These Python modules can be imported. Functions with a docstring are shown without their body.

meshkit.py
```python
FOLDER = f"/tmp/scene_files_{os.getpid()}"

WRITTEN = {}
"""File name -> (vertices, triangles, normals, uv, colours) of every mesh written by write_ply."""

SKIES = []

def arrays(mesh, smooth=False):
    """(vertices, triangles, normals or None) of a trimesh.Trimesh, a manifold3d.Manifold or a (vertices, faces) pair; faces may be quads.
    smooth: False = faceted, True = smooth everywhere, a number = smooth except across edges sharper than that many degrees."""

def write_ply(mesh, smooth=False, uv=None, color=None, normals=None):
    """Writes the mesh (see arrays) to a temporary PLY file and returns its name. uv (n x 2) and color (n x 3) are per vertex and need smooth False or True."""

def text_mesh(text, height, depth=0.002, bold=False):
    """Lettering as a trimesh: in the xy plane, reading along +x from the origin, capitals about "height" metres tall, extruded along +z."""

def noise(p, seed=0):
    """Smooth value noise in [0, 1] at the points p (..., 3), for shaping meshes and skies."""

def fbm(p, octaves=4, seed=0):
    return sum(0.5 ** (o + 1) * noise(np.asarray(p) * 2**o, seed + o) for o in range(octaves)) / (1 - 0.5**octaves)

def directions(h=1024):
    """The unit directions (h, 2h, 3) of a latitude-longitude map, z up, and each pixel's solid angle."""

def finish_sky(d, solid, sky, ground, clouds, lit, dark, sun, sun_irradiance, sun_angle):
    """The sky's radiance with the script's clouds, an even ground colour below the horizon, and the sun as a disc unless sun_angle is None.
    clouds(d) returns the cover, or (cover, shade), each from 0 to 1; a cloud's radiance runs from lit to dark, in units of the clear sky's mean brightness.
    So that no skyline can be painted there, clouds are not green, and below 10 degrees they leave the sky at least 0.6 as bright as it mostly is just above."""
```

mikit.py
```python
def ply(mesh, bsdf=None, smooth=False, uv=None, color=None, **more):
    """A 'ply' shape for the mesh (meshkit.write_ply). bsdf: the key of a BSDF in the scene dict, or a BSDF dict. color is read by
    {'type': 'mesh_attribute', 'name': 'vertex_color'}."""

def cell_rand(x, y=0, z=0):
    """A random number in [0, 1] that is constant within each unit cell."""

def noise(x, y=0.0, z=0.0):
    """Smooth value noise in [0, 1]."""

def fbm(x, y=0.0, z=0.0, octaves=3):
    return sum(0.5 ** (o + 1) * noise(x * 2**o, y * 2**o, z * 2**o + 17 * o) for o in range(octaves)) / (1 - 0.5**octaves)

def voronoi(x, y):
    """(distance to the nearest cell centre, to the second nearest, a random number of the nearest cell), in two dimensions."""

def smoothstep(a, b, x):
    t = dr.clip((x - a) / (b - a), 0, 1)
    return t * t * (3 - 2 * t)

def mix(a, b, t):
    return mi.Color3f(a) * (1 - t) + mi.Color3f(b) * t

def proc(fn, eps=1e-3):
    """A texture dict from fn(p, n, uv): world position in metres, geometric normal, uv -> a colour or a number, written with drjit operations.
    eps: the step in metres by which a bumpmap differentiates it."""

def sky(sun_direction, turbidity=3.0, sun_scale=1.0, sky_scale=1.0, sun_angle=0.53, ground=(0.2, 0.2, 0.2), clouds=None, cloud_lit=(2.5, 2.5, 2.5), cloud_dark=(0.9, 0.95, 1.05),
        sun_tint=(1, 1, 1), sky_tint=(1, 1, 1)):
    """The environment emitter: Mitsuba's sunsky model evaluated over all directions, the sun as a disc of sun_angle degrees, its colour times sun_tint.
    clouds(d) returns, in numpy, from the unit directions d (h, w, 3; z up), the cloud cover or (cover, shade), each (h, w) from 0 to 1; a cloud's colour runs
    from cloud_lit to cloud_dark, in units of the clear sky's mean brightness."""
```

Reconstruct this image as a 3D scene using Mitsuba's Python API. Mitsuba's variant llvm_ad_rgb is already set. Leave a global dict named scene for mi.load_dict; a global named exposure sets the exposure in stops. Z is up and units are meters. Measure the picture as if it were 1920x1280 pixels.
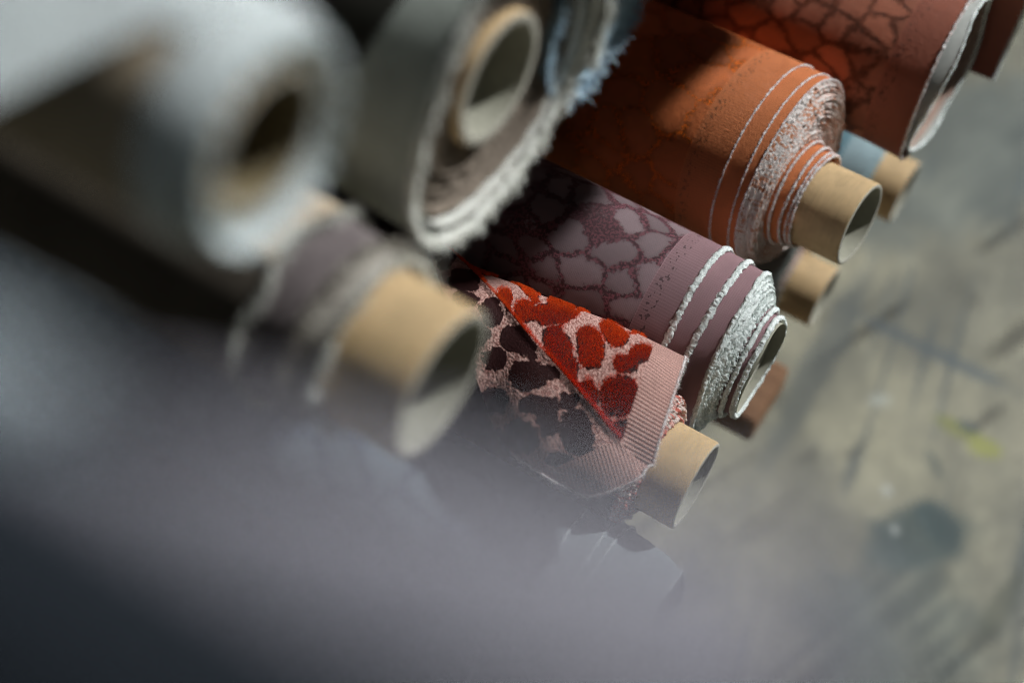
import math, random
import numpy as np, drjit as dr, mitsuba as mi, trimesh
import mikit, meshkit
from mikit import proc, noise, fbm, voronoi, cell_rand, smoothstep, mix

T = mi.ScalarTransform4f
V = lambda *a: np.array(a, float)
rng = np.random.default_rng(7)
scene, labels = {}, {}

# ------------------------------------------------------------------ camera, light, exposure
FPX, PITCH, HEIGHT, FOCUS = 2667.0, math.radians(58), 1.41, 0.862     # focal length in pixels of a 1920 wide picture
CAM = V(0, 0, HEIGHT)
RIGHT = V(1, 0, 0)
DOWN = V(0, -math.sin(PITCH), -math.cos(PITCH))
FWD = V(0, math.cos(PITCH), -math.sin(PITCH))
scene['camera'] = {
    'type': 'thinlens', 'fov': math.degrees(2 * math.atan(960 / FPX)), 'fov_axis': 'x',
    'to_world': T().look_at(origin=CAM.tolist(), target=(CAM + FWD).tolist(), up=[0, 0, 1]),
    'aperture_radius': 0.0092, 'focus_distance': FOCUS, 'near_clip': 0.004, 'far_clip': 60.0}
exposure = 0.0
# daylight through one far window, beyond and to the right of the pile, and the dim light of the room
KEY_DIR = 0.34 * V(0.843, -0.537, 0) + 0.64 * V(0.537, 0.843, 0) + 0.69 * V(0, 0, 1)
KEY_DIR /= np.linalg.norm(KEY_DIR)
KEY_POS = V(0.1, 0.45, 0.75) + KEY_DIR * 5.0
scene['window_light'] = {
    'type': 'rectangle', 'to_world': T().look_at(origin=KEY_POS.tolist(), target=[0.1, 0.45, 0.75], up=[0, 0, 1]) @ T().scale([0.10, 0.14, 1]),
    'emitter': {'type': 'area', 'radiance': {'type': 'rgb', 'value': [1640, 1690, 1690]}}}
labels['window_light'] = {'label': 'bright far window pane letting daylight onto the pile', 'category': 'window'}
scene['room_light'] = {'type': 'constant', 'radiance': {'type': 'rgb', 'value': [0.030, 0.034, 0.036]}}


def at(px, py, z):
    """The world point seen at a pixel of the 1920 x 1280 photograph, z metres deep."""
    return CAM + z * (FWD + RIGHT * (px - 960) / FPX + DOWN * (py - 640) / FPX)


# ------------------------------------------------------------------ materials
def bsdf(name, color, rough=0.85, bump=None, scale=0.0004, eps=2e-4, **more):
    base = {'type': 'rgb', 'value': list(color)} if isinstance(color, (tuple, list)) else proc(color)
    d = {'type': 'principled', 'base_color': base, 'roughness': rough, 'specular': 0.25, **more}
    if bump is not None:
        d = {'type': 'bumpmap', 'arbitrary': {**proc(bump, eps)}, 'scale': scale, 'bsdf': d}
    scene[name] = {'type': 'twosided', 'bsdf': d}
    return name


def weave(uv, pitch=0.0011):
    """Crossing threads, 0 to 1."""
    a, b = uv.x / pitch * math.pi, uv.y / pitch * math.pi
    over = dr.select((cell_rand(dr.floor(uv.x / pitch), dr.floor(uv.y / pitch)) > 0.5), dr.abs(dr.sin(a)), dr.abs(dr.sin(b)))
    return over


def cells(uv, size, stretch=1.25, warp=0.35, seed=0.0):
    """Distance from the border between pebble shaped cells (0 on the border), and a random number of the cell."""
    x, y = uv.x / size / stretch + seed, uv.y / size + seed * 1.7
    wx, wy = fbm(x * 2.1, y * 2.1, 3.0) - 0.5, fbm(x * 2.1, y * 2.1, 9.0) - 0.5
    f, s, r = voronoi(x + warp * wx, y + warp * wy)
    return s - f, r


def cell_cloth(cell, line, size, width, seed, plain_x, plain, speck=0.6, stretch=1.2, glint=1.5):
    """Jacquard cloth: pebble cells with beaded glittering lines between, a plain selvedge from plain_x on."""
    def fn(p, n, uv):
        d, r = cells(uv, size, stretch, seed=seed)
        wide = width * (0.25 + 1.5 * fbm(uv.x / 0.02 + seed, uv.y / 0.02, 4.0, 2))
        jag = noise(uv.x / 0.0016, uv.y / 0.0016, 4.0) - 0.5
        m = 0.8 * smoothstep(wide + 0.10, wide - 0.06, d + 0.20 * jag)
        bead = noise(uv.x / 0.0010, uv.y / 0.0010, 1.0)
        lit = noise(uv.x / 0.03, uv.y / 0.03, 12.0)
        sp = smoothstep(0.35, 0.75, bead)
        ln = mix(mi.Color3f(*line) * (1 - 0.6 * speck), mi.Color3f(*line) * (1 + glint * lit), sp)
        twill = 0.5 + 0.5 * dr.sin((uv.x + uv.y) * 6.283 / 0.0019)
        w = 0.80 + 0.22 * weave(uv) + 0.12 * twill
        cloth = mix(mi.Color3f(*cell) * (0.70 + 0.5 * r) * (0.9 + 0.25 * smoothstep(0.05, 0.45, d)), ln, m) * w
        edge = uv.x - plain_x
        dots = dr.select((dr.abs(edge - 0.006) < 0.0035) & (noise(uv.x / 0.0012, uv.y / 0.0016, 7.0) > 0.74), 0.45, 1.0)
        seam = smoothstep(0.0009, 0.0003, dr.abs(edge))
        rib = 0.5 + 0.5 * dr.sin(uv.y * 6.283 / 0.0021)
        pl = mi.Color3f(*plain) * (0.74 + 0.16 * weave(uv, 0.0014) + 0.18 * rib) * dots * (1 + 0.25 * seam) * (0.92 + 0.16 * fbm(uv.x / 0.02, uv.y / 0.02, 2.0))
        return dr.select(edge > 0, pl, cloth)
    return fn


def weave_bump(pitch=0.0013):
    return lambda p, n, uv: weave(uv, pitch) + 0.6 * noise(uv.x / 0.0009, uv.y / 0.0009)


def plain_cloth(color, var=0.18, pitch=0.0012, blotch=0.015):
    def fn(p, n, uv):
        return mi.Color3f(*color) * (0.86 + 0.2 * weave(uv, pitch)) * (1 - var / 2 + var * fbm(uv.x / blotch, uv.y / blotch, 5.0))
    return fn


def two_tone(a, b, cell=0.0012, bias=0.5, stretch=1.0):
    """Speckle of cut thread ends in two colours."""
    def fn(p, n, uv):
        k = noise(uv.x / cell, uv.y / cell / stretch, 3.0)
        g = noise(uv.x / cell / 4, uv.y / cell / 9, 8.0)
        t = smoothstep(bias - 0.12, bias + 0.12, k * 0.7 + g * 0.3)
        return mix(a, b, t) * (0.8 + 0.35 * noise(uv.x / cell * 1.7, uv.y / cell * 1.7, 11.0))
    return fn


def card(p, n, uv):
    f = fbm(uv.x / 0.0016, uv.y / 0.006, 1.0)
    g = fbm(uv.x / 0.03, uv.y / 0.03, 6.0)
    wrap = smoothstep(0.0007, 0.0001, dr.abs(((uv.x * 0.8 + uv.y * 0.45) / 0.09 - dr.floor((uv.x * 0.8 + uv.y * 0.45) / 0.09) - 0.5) * 0.09))
    return mi.Color3f(0.56, 0.395, 0.215) * (0.86 + 0.18 * f + 0.12 * g) * (1 - 0.4 * wrap) * (1 - 0.10 * smoothstep(0.5, 0.8, fbm(uv.x / 0.010, uv.y / 0.016, 3.0)))


bsdf('m_card', card, 0.62, lambda p, n, uv: fbm(uv.x / 0.0012, uv.y / 0.004, 1.0), 0.00025)
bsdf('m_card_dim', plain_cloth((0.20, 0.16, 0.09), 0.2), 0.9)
bsdf('m_card_rim', lambda p, n, uv: mi.Color3f(0.44, 0.42, 0.36) * (0.75 + 0.4 * noise(uv.x / 0.0006, uv.y / 0.004)), 0.9)
bsdf('m_card_inside', lambda p, n, uv: mi.Color3f(0.34, 0.33, 0.265) * (0.85 + 0.25 * fbm(uv.x / 0.004, uv.y / 0.004)), 0.85)

# ------------------------------------------------------------------ mesh helpers
def grid(P, flip=False):
    n, m = P.shape[:2]
    i = np.arange(n * m).reshape(n, m)
    q = np.stack([i[:-1, :-1], i[1:, :-1], i[1:, 1:], i[:-1, 1:]], -1).reshape(-1, 4)
    f = np.vstack([q[:, [0, 1, 2]], q[:, [0, 2, 3]]])
    return P.reshape(-1, 3), f[:, ::-1] if flip else f


def add_grid(key, P, UV, mat, label=None, **lab):
    v, f = grid(P)
    scene[key] = mikit.ply((v, f), mat, smooth=True, uv=UV.reshape(-1, 2))
    tag(key, label, **lab)


def tag(key, label=None, **lab):
    d = dict(lab)
    if label:
        d['label'] = label
    if d:
        labels[key] = d


def numbered(base):
    if base not in scene and base not in labels:
        return base
    k = 1
    while f'{base}_{k:03d}' in scene or f'{base}_{k:03d}' in labels:
        k += 1
    return f'{base}_{k:03d}'


def wob(theta, seed, k=5, decay=1.0):
    """Smooth periodic noise about 0, amplitude about 1."""
    r = np.random.default_rng(seed)
    out = 0
    for j in range(1, k + 1):
        out = out + r.normal() / j**decay * np.cos(j * theta + r.uniform(0, 6.283))
    return out / 1.5


class Roll:
    """A roll of cloth: x runs along its axis to its visible end (core end at x = 0), theta 0 faces the camera, theta 90 degrees its far upper side."""

    def __init__(self, label, end, depth, psi=32.5, tilt=0.0, squash=((2, 0.0, 0.0),), category='fabric roll', base='fabric_roll', group=None):
        self.key = numbered(base)
        labels[self.key] = {'label': label, 'category': category}
        if group:
            labels[self.key]['group'] = group
        ps, ti = math.radians(psi), math.radians(tilt)
        self.a = V(math.cos(ps) * math.cos(ti), -math.sin(ps) * math.cos(ti), math.sin(ti))
        self.o = at(*end, depth)
        e1 = -FWD - self.a * (-FWD @ self.a)
        self.e1 = e1 / np.linalg.norm(e1)
        self.e2 = np.cross(self.a, self.e1)
        if self.e2 @ V(0.3, 0.8, 0.3) < 0:
            self.e2 = -self.e2
        self.squash = squash

    def rad(self, r, th):
        k = 1
        for n, amp, ph in self.squash:
            k = k + amp * np.cos(n * (th - math.radians(ph)))
        return r * k

    def pt(self, x, r, th, off=(0, 0), round_=False):
        x, r, th = np.broadcast_arrays(np.asarray(x, float), np.asarray(r, float), np.asarray(th, float))
        rr = r if round_ else self.rad(r, th)
        return (self.o + x[..., None] * self.a + (rr * np.cos(th) + off[0])[..., None] * self.e1 + (rr * np.sin(th) + off[1])[..., None] * self.e2)

    def part(self, name):
        return numbered(f'{self.key}__{name}')

    def loft(self, name, xs, rs, mat, nth=160, th=(-math.pi, math.pi), off=(0, 0), rv=None, round_=False, label=None, **lab):
        """A surface through rings: xs and rs are lists of numbers or of functions of theta."""
        t = np.linspace(th[0], th[1], nth)
        X = np.array([x(t) if callable(x) else np.full(nth, float(x)) for x in xs])
        R = np.array([r(t) if callable(r) else np.full(nth, float(r)) for r in rs])
        P = self.pt(X, R, t[None, :], off, round_)
        arc = np.concatenate([[0], np.cumsum(np.hypot(np.diff(X.mean(1)), np.diff(R.mean(1))))])
        U = X if rv is None else np.broadcast_to(arc[:, None], X.shape)
        UV = np.stack([U, np.broadcast_to(t * (R.max()), X.shape)], -1)
        key = self.part(name)
        add_grid(key, P, UV, mat, label, **lab)
        return key

    def core(self, r=0.03, wall=0.0042, length=0.5, name='cardboard_core', inside='m_card_inside', x0=0.0):
        k = self.loft(name, [-length, -0.2, -0.1, x0 - 0.05, x0 - 0.02, x0 - 0.0012, x0 - 0.0003], [r, r, r, r, r, r, r - 0.0005], 'm_card', 96, round_=True)
        n = 96
        t = np.linspace(-math.pi, math.pi, n)

        def sub(nm, X, R, mat):
            X, R = np.array(X)[:, None] + x0 + 0 * t, np.array(R)[:, None] + 0 * t
            P = self.pt(X, R, t[None], round_=True)
            UV = np.stack([X + R, np.broadcast_to(t * r, X.shape)], -1)
            v, f = grid(P)
            scene[f'{k}__{nm}'] = mikit.ply((v, f), mat, smooth=True, uv=UV.reshape(-1, 2))
        sub('rim', [-0.0003, 0.0, 0.0002, 0.0, -0.0005], [r - 0.0005, r - 0.0011, r - wall / 2, r - wall + 0.0006, r - wall], 'm_card_rim')
        sub('inner_wall', [-0.0005, -0.02, -0.06, -0.12, -0.25, -length], [r - wall] * 6, inside)
        return k

    def rope(self, name, x, r, mat, radius=0.001, lump=0.4, n=700, off=(0, 0), th=(-math.pi, math.pi), seed=0, freq=90, label=None, aspect=1.0):
        """A fuzzy thread along the edge of a layer."""
        t = np.linspace(th[0], th[1], n)
        xx = x(t) if callable(x) else np.full(n, float(x))
        rr = r(t) if callable(r) else np.full(n, float(r))
        s = np.linspace(0, 2 * math.pi, 9)
        q = t[:, None] * freq / 6.283
        nz = meshkit.noise(np.stack([q + 0 * s, 0 * q + np.cos(s) * 1.3 + seed, 0 * q + np.sin(s) * 1.3], -1), 5) - 0.5
        nz2 = meshkit.noise(np.stack([q * 3.1 + 0 * s, 0 * q + np.cos(s) * 2 + seed, 0 * q + np.sin(s) * 2], -1), 6) - 0.5
        ro = radius * (1 + lump * 1.6 * nz + lump * 1.0 * nz2)
        X = xx[:, None] + aspect * ro * np.cos(s)
        R = rr[:, None] + ro * np.sin(s)
        P = self.pt(X, R, t[:, None], off)
        UV = np.stack([0 * X + s * radius, 0 * X + (t * rr.mean())[:, None]], -1)
        key = self.part(name)
        add_grid(key, P, UV, mat, label)

    def fringe(self, name, x, r, mat, count=420, length=0.004, width=0.0005, off=(0, 0), th=(-math.pi, math.pi), seed=1, out=0.35, spread=0.5, label=None):
        """Loose thread ends standing off an edge, along the axis and a little outward."""
        g = np.random.default_rng(seed)
        t = np.sort(g.uniform(th[0], th[1], count))
        xx = x(t) if callable(x) else np.full(count, float(x))
        rr = r(t) if callable(r) else np.full(count, float(r))
        base = self.pt(xx, rr, t, off)
        rad = np.cos(t)[:, None] * self.e1 + np.sin(t)[:, None] * self.e2
        tan = -np.sin(t)[:, None] * self.e1 + np.cos(t)[:, None] * self.e2
        clump = wob(t * 17, seed, 4, 0.3)
        d = self.a + rad * (out + 0.5 * spread * g.normal(size=count))[:, None] + tan * (spread * (0.6 * g.normal(size=count) + 0.5 * clump))[:, None]
        d /= np.linalg.norm(d, axis=1, keepdims=True)
        L = length * g.uniform(0.45, 1.15, count) * (1 + 0.25 * clump)
        bend = (rad * g.normal(size=count)[:, None] + tan * g.normal(size=count)[:, None]) * (0.3 * L)[:, None]
        hairs(self.part(name), base - d * 0.0006, d, L, width, bend, mat, label)


def hairs(key, base, d, L, width, bend, mat, label=None):
    n = len(base)
    s1 = np.cross(d, V(0.3, 0.5, 0.81))
    s1 /= np.linalg.norm(s1, axis=1, keepdims=True)
    s2 = np.cross(d, s1)
    rings = []
    for q, w in ((0, 1.0), (0.5, 0.85), (0.92, 0.5)):
        c = base + d * (L * q)[:, None] + bend * q * q
        rings.append(np.stack([c + width * w * (s1 * math.cos(k * 2.094) + s2 * math.sin(k * 2.094)) for k in range(3)], 1))
    v = np.concatenate([*rings, (base + d * L[:, None] + bend)[:, None]], 1)
    f = []
    for b in (0, 3):
        for k in range(3):
            j = (k + 1) % 3
            f += [[b + k, b + j, b + 3 + j], [b + k, b + 3 + j, b + 3 + k]]
    f += [[6, 7, 9], [7, 8, 9], [8, 6, 9]]
    F = (np.array(f)[None] + (np.arange(n) * 10)[:, None, None]).reshape(-1, 3)
    scene[key] = mikit.ply((v.reshape(-1, 3), F), mat, smooth=True, uv=v.reshape(-1, 3)[:, :2])
    tag(key, label)


def windings(roll, name, profile, mat, turns=12, depth=0.003, seed=3, off=(0, 0), nth=320, jitter=0.0015, label=None, off_in=None, FZ=0.0012):
    """The wound layers of cloth seen from the end: ridges and grooves between radius and radius."""
    g = np.random.default_rng(seed)
    px, pr = np.array(profile).T
    xs, rs = [], []
    q = np.linspace(0, 1, turns + 1)
    s = np.linspace(0, 1, len(px))
    t = np.linspace(-math.pi, math.pi, nth)
    for k in range(turns):
        r0, r1 = np.interp([q[k], q[k + 1]], s, pr)
        x0 = np.interp((q[k] + q[k + 1]) / 2, s, px) + g.normal() * jitter
        w = jitter * 0.7 * wob(t, seed * 31 + k) + 0.0005 * wob(t * 23, seed * 7 + k, 4, 0.2)
        fz = meshkit.noise(np.stack([t * 60, 0 * t + k * 3.3, 0 * t], -1), seed) * FZ
        dr_ = r1 - r0
        for a, dx in ((0.0, -depth), (0.18, -0.0002), (0.5, 0.0003), (0.82, -0.0002), (1.0, -depth)):
            xs.append(x0 + dx + w + fz)
            rs.append(r0 + dr_ * a + 0.0002 * wob(t * 9, seed + k, 3) + 0 * t)
    X, R = np.array(xs), np.array(rs)
    k = ((R - R.max()) / (R.min() - R.max()))
    o2 = off if off_in is None else off_in
    P = roll.pt(X, R, t[None]) + (off[0] + (o2[0] - off[0]) * k)[..., None] * roll.e1 + (off[1] + (o2[1] - off[1]) * k)[..., None] * roll.e2
    UV = np.stack([R + 0.3 * X, np.broadcast_to(t * pr.mean(), R.shape)], -1)
    add_grid(roll.part(name), P, UV, mat, label)


# ------------------------------------------------------------------ the setting
def floor_color(p, n, uv):
    x, y = p.x, p.y
    big = fbm(x / 0.35, y / 0.35, 1.0, 4)
    mid = fbm(x / 0.06 + 3 * big, y / 0.09, 2.0, 4)
    fine = fbm(x / 0.008, y / 0.008, 3.0, 3)
    c = mix((0.165, 0.162, 0.130), (0.375, 0.352, 0.255), smoothstep(0.3, 0.7, 0.55 * big + 0.45 * mid))
    c = c * (0.82 + 0.36 * fine)
    # worn drag marks running across the concrete
    u, v = x * 0.80 + y * 0.60, -x * 0.60 + y * 0.80
    st = noise(u / 0.30 + 2.0 * big, v / 0.012, 5.0) * noise(u / 0.10, v / 0.06, 6.0)
    c = c * (1 - 0.62 * smoothstep(0.42, 0.66, st))
    u2, v2 = x * 0.35 + y * 0.94, -x * 0.94 + y * 0.35
    st2 = noise(u2 / 0.22 + big, v2 / 0.010, 15.0) * noise(u2 / 0.09, v2 / 0.05, 16.0)
    c = mix(c, mi.Color3f(0.09, 0.105, 0.105), 0.75 * smoothstep(0.48, 0.68, st2))
    sc1 = noise(u / 0.12 + big * 2, v / 0.0035, 25.0) * noise(u / 0.05, v / 0.03, 26.0)
    sc2 = noise(u2 / 0.15, v2 / 0.004, 35.0) * noise(u2 / 0.06, v2 / 0.03, 36.0)
    c = c * (1 - 0.45 * smoothstep(0.46, 0.62, sc1)) * (1 + 0.25 * smoothstep(0.5, 0.66, sc2))
    for sx, sy, rx, ry, an, col, k in STAINS:
        ca, sa = math.cos(an), math.sin(an)
        dx, dy = x - sx, y - sy
        e = dr.sqrt(dr.square((dx * ca + dy * sa) / rx) + dr.square((-dx * sa + dy * ca) / ry))
        m = smoothstep(1.25, 0.65, e + 0.9 * (fbm(x / 0.03, y / 0.03, 8.0 + sx, 3) - 0.5))
        c = mix(c, mi.Color3f(*col) * (0.6 + 0.8 * mid), k * m)
    return c


def on_floor(px, py):
    d = FWD + RIGHT * (px - 960) / FPX + DOWN * (py - 640) / FPX
    return (CAM - d * CAM[2] / d[2])[:2]


STAINS = []
for px, py, rx, ry, an, col, k in (
        (1800, 805, 0.030, 0.009, -0.55, (0.20, 0.21, 0.06), 0.8), (1845, 838, 0.020, 0.013, -0.4, (0.27, 0.28, 0.07), 0.8), (1815, 800, 0.012, 0.006, -0.5, (0.05, 0.07, 0.09), 0.8),
        (1725, 1005, 0.055, 0.038, 0.25, (0.045, 0.075, 0.075), 0.85), (1660, 1035, 0.030, 0.02, -0.2, (0.06, 0.09, 0.09), 0.6), (1760, 985, 0.02, 0.03, 0.6, (0.05, 0.08, 0.085), 0.7),
        (1690, 1170, 0.10, 0.09, 0.8, (0.10, 0.125, 0.12), 0.55), (1600, 1250, 0.05, 0.12, 0.1, (0.11, 0.13, 0.125), 0.5),
        (1740, 655, 0.11, 0.010, -0.55, (0.09, 0.11, 0.12), 0.75), (1530, 690, 0.16, 0.018, 1.05, (0.10, 0.115, 0.115), 0.6), (1800, 300, 0.2, 0.11, 0.5, (0.12, 0.15, 0.15), 0.55),
        (1752, 870, 0.006, 0.02, 0.3, (0.06, 0.08, 0.08), 0.6), (1880, 1130, 0.05, 0.012, 0.9, (0.10, 0.11, 0.08), 0.6),
        (1662, 920, 0.006, 0.006, 0, (0.5, 0.52, 0.50), 0.6), (1678, 993, 0.006, 0.006, 0, (0.5, 0.52, 0.50), 0.6), (1650, 750, 0.012, 0.008, 0, (0.45, 0.47, 0.42), 0.6)):
    q = on_floor(px, py)
    STAINS.append((q[0], q[1], rx, ry, an, col, k))
bsdf('m_floor', floor_color, 0.55, lambda p, n, uv: fbm(p.x / 0.006, p.y / 0.006, 1.0, 3), 0.0006)
g = np.linspace(-6, 6, 25)
gx, gy = np.meshgrid(g, g + 2, indexing='ij')
add_grid('concrete_floor', np.stack([gx, gy, 0 * gx], -1), np.stack([gx, gy], -1), 'm_floor', kind='structure')

# ------------------------------------------------------------------ rolls in the middle, in focus
L = 0.75                                                    # how far a roll reaches back into the pile


# --- mauve jacquard roll with white chenille edges
bsdf('m_mauve', cell_cloth((0.215, 0.155, 0.165), (0.105, 0.030, 0.040), 0.0185, 0.17, 2.3, -0.071, (0.31, 0.185, 0.20), 0.8), 0.6, weave_bump(), 0.0005, sheen=0.3)
bsdf('m_mauve_plain', plain_cloth((0.31, 0.185, 0.20), 0.2, 0.0014), 0.75, weave_bump(0.0014), 0.0005, sheen=0.2)
bsdf('m_white_fuzz', two_tone((0.50, 0.55, 0.53), (0.74, 0.78, 0.76), 0.0007, 0.4), 0.95, lambda p, n, uv: noise(p.x / 0.0006, p.y / 0.0006, p.z / 0.0006), 0.0003, sheen=0.4)
B = Roll('mauve patterned roll with thick white fluffy layer edges', (1412, 682), 0.905, squash=((2, 0.035, 60), (3, 0.03, 40)))
B.core(r=0.0292, wall=0.0035)
wa = lambda s, k=0.0012: (lambda t: k * wob(t, s))
x1, x2, x3 = (lambda t: -0.0465 + 0.0012 * wob(t, 1)), (lambda t: -0.0300 + 0.0014 * wob(t, 2)), (lambda t: -0.0150 + 0.0012 * wob(t, 3))
B.loft('cloth', [-L, -0.4, -0.25, -0.15, -0.1, -0.07, x1], [0.0572] * 7, 'm_mauve')
B.loft('inner_turn', [lambda t: x1(t) - 0.004, x1, x2], [0.0563, 0.0560, 0.0560], 'm_mauve_plain')
B.loft('inner_turn', [lambda t: x2(t) - 0.004, x2, x3], [0.0550, 0.0547, 0.0545], 'm_mauve_plain')
B.rope('fluffy_edge', x1, 0.0574, 'm_white_fuzz', 0.0012, 0.55, 1200, seed=1, aspect=1.7, freq=160)
B.rope('fluffy_edge', x2, 0.0562, 'm_white_fuzz', 0.0012, 0.55, 1200, seed=2, aspect=1.7, freq=160)
B.rope('fluffy_edge', x3, 0.0543, 'm_white_fuzz', 0.0017, 0.45, 900, seed=3)
windings(B, 'wound_layers', [(-0.0165, 0.0540), (-0.013, 0.049), (-0.008, 0.043), (-0.0045, 0.0375)], 'm_white_fuzz', 7, 0.002, 4, jitter=0.0008, FZ=0.0008)
B.loft('inner_turn', [-0.02, lambda t: -0.0025 + 0.0006 * wob(t, 7)], [0.0365, 0.0362], 'm_mauve_plain')
B.rope('fluffy_edge', lambda t: -0.0025 + 0.0006 * wob(t, 7), 0.0368, 'm_white_fuzz', 0.0017, 0.4, 700, seed=5)
B.loft('inner_turn', [-0.012, lambda t: 0.0035 + 0.001 * wob(t, 8)], [0.0345, 0.0335], 'm_mauve_plain')
B.rope('fluffy_edge', lambda t: 0.0040 + 0.001 * wob(t, 8), 0.0334, 'm_white_fuzz', 0.0019, 0.4, 700, seed=6)
gB = np.random.default_rng(77)
rB = gB.uniform(0.038, 0.0535, 3200)
B.fringe('fluff', lambda t: -0.0045 - 0.72 * (rB - 0.038), lambda t: rB, 'm_white_fuzz', 3200, 0.0022, 0.00022, seed=78, out=0.2, spread=0.9)
B.loft('paper_lining', [-0.01, lambda t: 0.006 + 0.0015 * wob(t, 9)], [0.0312, 0.031], 'm_card_inside')

# --- orange roll
bsdf('m_orange', cell_cloth((0.47, 0.13, 0.042), (0.50, 0.105, 0.008), 0.026, 0.11, 5.1, -0.108, (0.58, 0.185, 0.070), 0.8), 0.6, weave_bump(), 0.0004, sheen=0.35)
bsdf('m_orange_plain', plain_cloth((0.58, 0.185, 0.070), 0.2, 0.0012), 0.75, weave_bump(0.0012), 0.0004, sheen=0.2)
bsdf('m_orange_ends', two_tone((0.46, 0.20, 0.11), (0.66, 0.60, 0.57), 0.0008, 0.42), 0.95, lambda p, n, uv: noise(p.x / 0.0007, p.y / 0.0007, p.z / 0.0007), 0.0005)
bsdf('m_pale_thread', two_tone((0.55, 0.35, 0.30), (0.66, 0.63, 0.62), 0.0009, 0.38), 0.95)
C = Roll('bright orange roll with speckled white wound end and long bare core', (1613, 422), 0.96, 37, 6, squash=((2, 0.02, 0), (3, 0.012, 80)))
C.core(r=0.030, wall=0.0036)
oc = (0.0, 0.011)
y1, y2, y3 = (lambda t: -0.080 + 0.0013 * wob(t, 11)), (lambda t: -0.0665 + 0.0012 * wob(t, 12)), (lambda t: -0.0605 + 0.001 * wob(t, 13))
C.loft('cloth', [-L, -0.4, -0.25, -0.17, -0.12, y1], [0.0725] * 6, 'm_orange', off=oc)
C.loft('inner_turn', [lambda t: y1(t) - 0.003, y1, y2], [0.0715, 0.0714, 0.0713], 'm_orange_plain', off=oc)
C.loft('inner_turn', [lambda t: y2(t) - 0.003, y2, y3], [0.0706, 0.0705, 0.0702], 'm_orange_plain', off=oc)
for i, (x, r) in enumerate(((y1, 0.0722), (y2, 0.0711), (y3, 0.0703))):
    C.rope('frayed_edge', x, r, 'm_pale_thread', 0.00065, 0.8, 900, oc, seed=20 + i, freq=260)
    C.fringe('edge_threads', x, r, 'm_pale_thread', 700, 0.0014, 0.00018, oc, seed=30 + i, out=0.5)
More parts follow.
